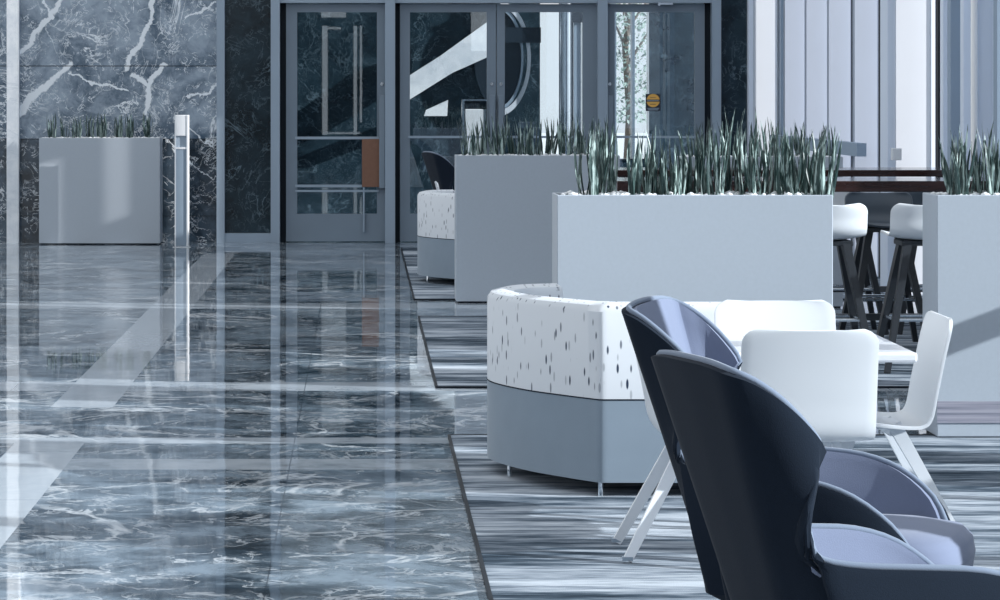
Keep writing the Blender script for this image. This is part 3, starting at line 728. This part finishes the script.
def make_lounge():
    c = empty('lounge_chair', (0, 0, 0))
    rim = catmull(RIM, 3); bot = catmull(BOT, 3)
    kn = [q_.xy for q_ in catmull([(a_, b_, 0) for a_, b_ in zip(KX, NX)], 3)]; ky = [q_.x for q_ in catmull([(a_, 0, 0) for a_ in KY], 3)]; ky = ky[:0:-1]+ky; kn = kn[:0:-1]+kn
    rim = [Vector((p.x, -p.y, p.z)) for p in rim[:0:-1]]+rim; bot = [Vector((p.x, -p.y, p.z)) for p in bot[:0:-1]]+bot
    NV = 16; rows = []
    front = [(q_.z, q_.x) for q_ in catmull([r_ for r_ in RIM[6:12]], 8)]      # front line of wing and notch, height -> x
    def limit(z):
        best = 9
        for (z0, x0), (z1, x1) in zip(front, front[1:]):
            if min(z0, z1)-1e-6 <= z <= max(z0, z1)+1e-6: best = min(best, x0+(x1-x0)*((z-z0)/(z1-z0) if abs(z1-z0) > 1e-6 else 0))
        if z < front[-1][0]: best = front[-1][1]+(front[-1][0]-z)*.8
        return best
    for j in range(NV+1):
        v_ = j/NV; r_ = []
        for i_, (a_, b_, kk, yy) in enumerate(zip(bot, rim, kn, ky)):
            p = a_.lerp(b_, v_); sn = math.sin(v_*math.pi)
            st_ = abs(i_-(len(rim)-1)/2)/3
            if st_ < 11 and p.z < .85:
                lim = limit(p.z)-.0035*(11-st_)
                if p.x > lim: p.x = lim
            r_.append(p+Vector((0, math.copysign(yy, p.y)*sn if p.y else 0, 0)))
        rows.append(r_)
    # tuck the bottom of the bucket under the seat
    under = [Vector((.43+(p.x-.43)*.72, p.y*.72, .285)) for p in rows[0]]
    bm = bmesh.new(); grid(bm, [under]+rows); ex = obj('outer_shell', bm, M['navy'], c, True); solid(ex, .014, 0, bev=.003)
    inner = []
    for j in range(len(rows)):
        r_ = []
        for i_, (p, kk) in enumerate(zip(rows[j], kn)):
            st_ = abs(i_-(len(rim)-1)/2)/3; ex_ = .05*min(1, 1.6*max(0, 1-abs(st_-9.5)/5.5))*math.sin(min(1, (1-j/NV)*2.6)*math.pi/2)
            n_ = Vector((kk[1], -math.copysign(1-abs(kk[1])*.6, p.y) if abs(p.y) > .001 else 0, 0))
            n_ = n_*min(1, abs(p.y)/.1) + Vector((1, 0, 0))*(1-min(1, abs(p.y)/.1)) if abs(p.y) < .1 else n_
            r_.append(p+n_.normalized()*(.024+.022*(1-j/NV)+ex_))
        inner.append(r_)
    bm = bmesh.new(); grid(bm, inner); il = obj('upholstery', bm, M['lavender'], c, True); solid(il, .016, 0, bev=.004)
    il['label'] = 'grey lavender padded inside'
    bm = bmesh.new(); tube(bm, [(a_+b_)/2+Vector((0, 0, .004)) for a_, b_ in zip(rows[-1], inner[-1])], .0075, 8); obj('piping', bm, M['piping'], c, True)
    # seat cushion: domed pad
    sh = [(.19, .17), (.22, .20), (.40, .235), (.60, .24), (.72, .225), (.785, .15), (.80, .0)]
    half = catmull([(a, b, 0) for a, b in [(.185, 0), (.187, .10)]+sh], 4); loop = half+[Vector((p.x, -p.y, 0)) for p in half[-2:0:-1]]
    ce = Vector((.48, 0, 0)); rws = []
    for f_, z_ in ((.93, .34), (1.0, .37), (1.02, .41), (1.0, .445), (.93, .468), (.7, .482), (.35, .49), (.05, .492)):
        rws.append([Vector((ce.x+(p.x-ce.x)*f_, p.y*f_, z_+.012*(p.x-.5))) for p in loop])
    bm = bmesh.new(); g = grid(bm, rws, close=True); bm.faces.new(g[0]); bm.faces.new(g[-1]); obj('seat_cushion', bm, M['lavender'], c, True)
    obj('seat_pan', box(.25, .66, -.17, .17, .275, .30, bev=.01), M['gap'], c)
    for sx_, fx in ((.30, .14), (.60, .72)):
        for s in (-1, 1): obj('leg', bar(bmesh.new(), (sx_, s*.13, .285), (fx, s*.25, 0), .035, .035, .022, .022), M['metal'], c)
    return c
lg = make_lounge()
for i, (x, y, a, lab) in enumerate(((.668, 5.785, 16, 'Dark winged lounge chair nearest the camera, cut by the bottom edge'),
                                    (.738, 7.385, -22, 'Winged lounge chair behind the nearest one, showing its lit lavender inside'),
                                    (PX(430, 26.6), 26.6, 16, 'Distant dark winged lounge chair beyond the far club chair'))):
    o = lg if i == 0 else copy_tree(lg)
    o.location = (x, y, .008); o.rotation_euler.z = R(a); tag(o, lab, 'armchair', 'winged lounge chairs')
